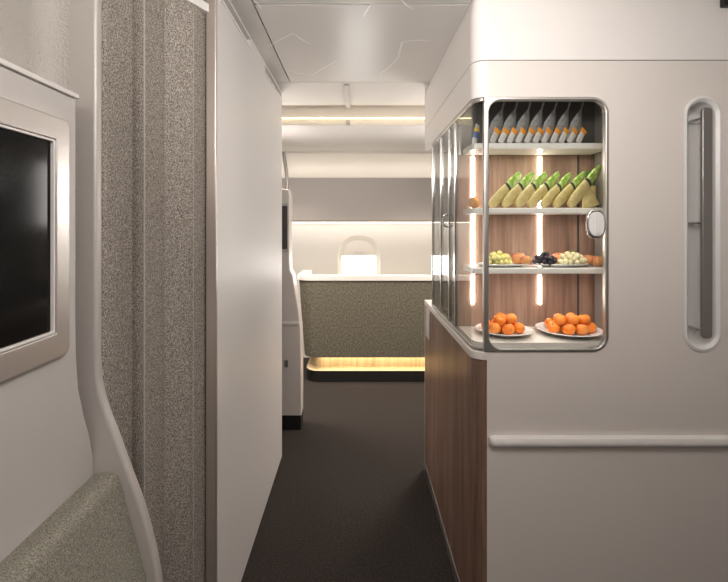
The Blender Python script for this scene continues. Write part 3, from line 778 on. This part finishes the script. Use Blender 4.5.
# grapes and plums
def bunch(name, label, x, y, n, hw, hd, hh, r, m, seed):
    rnd = random.Random(seed)
    p = thing(name, label, 'grapes', (x, y, zb3+0.007), 'grape bunches on the third shelf')
    bm = B(); ball(bm, (0, 0, 0), r, r, r*1.06, 14, 10); proto = None
    finish(bm); me = bpy.data.meshes.new('grape'); bm.to_mesh(me); bm.free(); me.materials.append(M[m])
    pts = []
    tries = 0
    while len(pts) < n and tries < 6000:
        tries += 1
        u = rnd.uniform(-1, 1); v = rnd.uniform(-1, 1); w = rnd.uniform(0, 1)
        if u*u+v*v+w*w > 1: continue
        q = Vector((u*hw, v*hd, r+w*hh))
        if all((q-o).length > 1.55*r for o in pts): pts.append(q)
    for q in pts:
        g = bpy.data.objects.new('grape', me); COL.objects.link(g); g.parent = p; g.location = q
    bm = B(); c = Vector((x, y, zb3+0.007)); tube(bm, [c+Vector((-hw*0.6, 0, r+hh*0.7)), c+Vector((-hw*0.2, 0, r*1.4+hh)), c+Vector((hw*0.35, -0.004, r+hh*1.25))], 0.0022, 8); obj('stem', bm, M['stalk'], p)
    return p
bunch('grape_bunch', 'pale green grape bunch on the left plate of third shelf', wx(498.5, 1.70), 1.70, 46, 0.046, 0.032, 0.038, 0.0105, 'grape', 3)
bunch('grape_bunch', 'small black grape bunch at left of the middle third-shelf plate', wx(545, 1.70), 1.70, 44, 0.040, 0.030, 0.036, 0.0095, 'darkgrape', 5)
bunch('grape_bunch', 'creamy white grape bunch at right of the middle third-shelf plate', wx(572, 1.70), 1.70, 48, 0.048, 0.032, 0.038, 0.0105, 'grape_w', 9)
def mk_plum(px, y, r, label, rest=0.007):
    x = wx(px, y); bm = B(); ball(bm, (x, y, zb3+rest+r*0.95), r, r, r*0.95)
    for v in bm.verts:
        if v.co.z > zb3+rest+r*1.75: v.co.z -= 0.12*r
    p = tag(obj('plum', bm, M['plum'], loc=(x, y, zb3+rest+r)), label, 'plum', 'plums on the third shelf')
    b2 = B(); tube(b2, [(x, y, zb3+rest+r*1.75), (x+0.003, y, zb3+rest+r*1.75+0.010)], 0.0016, 6); obj('stalk', b2, M['stalk'], p)
mk_plum(518.5, 1.735, 0.027, 'large blushed plum right of the pale green grapes')
mk_plum(526, 1.700, 0.021, 'small plum at the right rim of the left third-shelf plate')
mk_plum(505, 1.768, 0.024, 'plum peeping over the pale green grapes from behind')
mk_plum(558.5, 1.755, 0.026, 'plum between and behind the black and white grapes')
mk_plum(570, 1.765, 0.029, 'plum showing above the creamy white grapes from behind')
mk_plum(588.5, 1.735, 0.022, 'plum just right of the creamy white grapes')
mk_plum(597.5, 1.715, 0.024, 'reddish plum at the right end of third shelf by the case wall', 0.0005)

# ---------------------------------------------------------------- lamps
def area(name, loc, rot, sx, sy, power, col=(1, 0.93, 0.86)):
    l = bpy.data.lights.new(name, 'AREA'); l.shape = 'RECTANGLE'; l.size = sx; l.size_y = sy; l.energy = power; l.color = col
    o = bpy.data.objects.new(name, l); COL.objects.link(o); o.location = loc; o.rotation_euler = [math.radians(a) for a in rot]; return o
def aim(name, loc, d, sx, sy, power, spread=180, col=(1, 0.95, 0.91)):
    o = area(name, loc, (0, 0, 0), sx, sy, power, col); o.rotation_euler = Vector(d).to_track_quat('-Z', 'Y').to_euler()
    o.data.spread = math.radians(spread); return o
aim('cabin_uplight', (0.1, 0.35, 1.98), (0.3, 0.8, 0.6), 0.7, 0.2, 10, 150)
aim('cabin_light_near', (0.9, 0.45, 2.355), (0, 0, -1), 1.6, 0.3, 7)
aim('cabin_light_rear', (-0.1, -0.9, 2.2), (0, 0.6, -0.4), 1.2, 0.4, 6, 180, (1, 0.9, 0.82))
aim('added_fill_side', (0.55, 0.1, 2.33), (-0.8, 0.55, -0.35), 0.8, 0.25, 9, 150)  # added out-of-view fill for the left wall and curtain
aim('aisle_light_left', (-0.84, 3.45, 2.24), (0.15, 0.05, -1), 0.4, 0.4, 24, 110, (1, 0.88, 0.78))
aim('aisle_light_right', (0.86, 3.45, 2.24), (-0.15, 0.05, -1), 0.4, 0.4, 24, 110, (1, 0.88, 0.78))
aim('added_fill_left', (-0.95, 3.35, 1.75), (1.3, -1.2, 0.45), 0.5, 0.5, 9)  # added lamp hidden behind the partition, brightens soffit and ceiling
aim('added_fill_right', (1.05, 3.3, 1.75), (-1.4, -1.0, 0.4), 0.5, 0.5, 8)  # added lamp hidden behind the galley, brightens partition and ceiling
for z_, p_ in ((1.796, 0.36), (1.547, 0.36), (1.315, 0.42), (2.018, 0.10)):
    aim('added_case_fill', (0.70, 1.63, z_), (0, 0.35, -1), 0.46, 0.02, p_, 150, (1, 0.93, 0.85))  # added fill under each shelf and the case top, no fixture modelled
aim('added_bin_fill', (0, 4.48, 1.525), (0, 0.85, -0.5), 4.8, 0.03, 5.5)  # added unseen lamp, boosts the lower strip's wash on the sidewall

w = bpy.data.worlds.new('world'); S.world = w; w.use_nodes = True
w.node_tree.nodes['Background'].inputs[0].default_value = (1, 0.96, 0.92, 1)
w.node_tree.nodes['Background'].inputs[1].default_value = 0.15

# ---------------------------------------------------------------- camera
cam = bpy.data.cameras.new('camera'); cam.sensor_width = 36; cam.lens = 36*F/728
cam.shift_x = (364-VX)/728; cam.shift_y = -(291-VY)/728; cam.clip_start = 0.02
co = bpy.data.objects.new('camera', cam); COL.objects.link(co)
co.location = (0, 0, EYE); co.rotation_euler = (PI/2, 0, 0); S.camera = co

v = S.view_settings
v.view_transform = 'Standard'; v.look = 'None'; v.gamma = 1; v.use_curve_mapping = False; v.exposure = 0.12
S.cycles.use_denoising = True
S.cycles.max_bounces = 10; S.cycles.transparent_max_bounces = 16; S.cycles.sample_clamp_indirect = 6
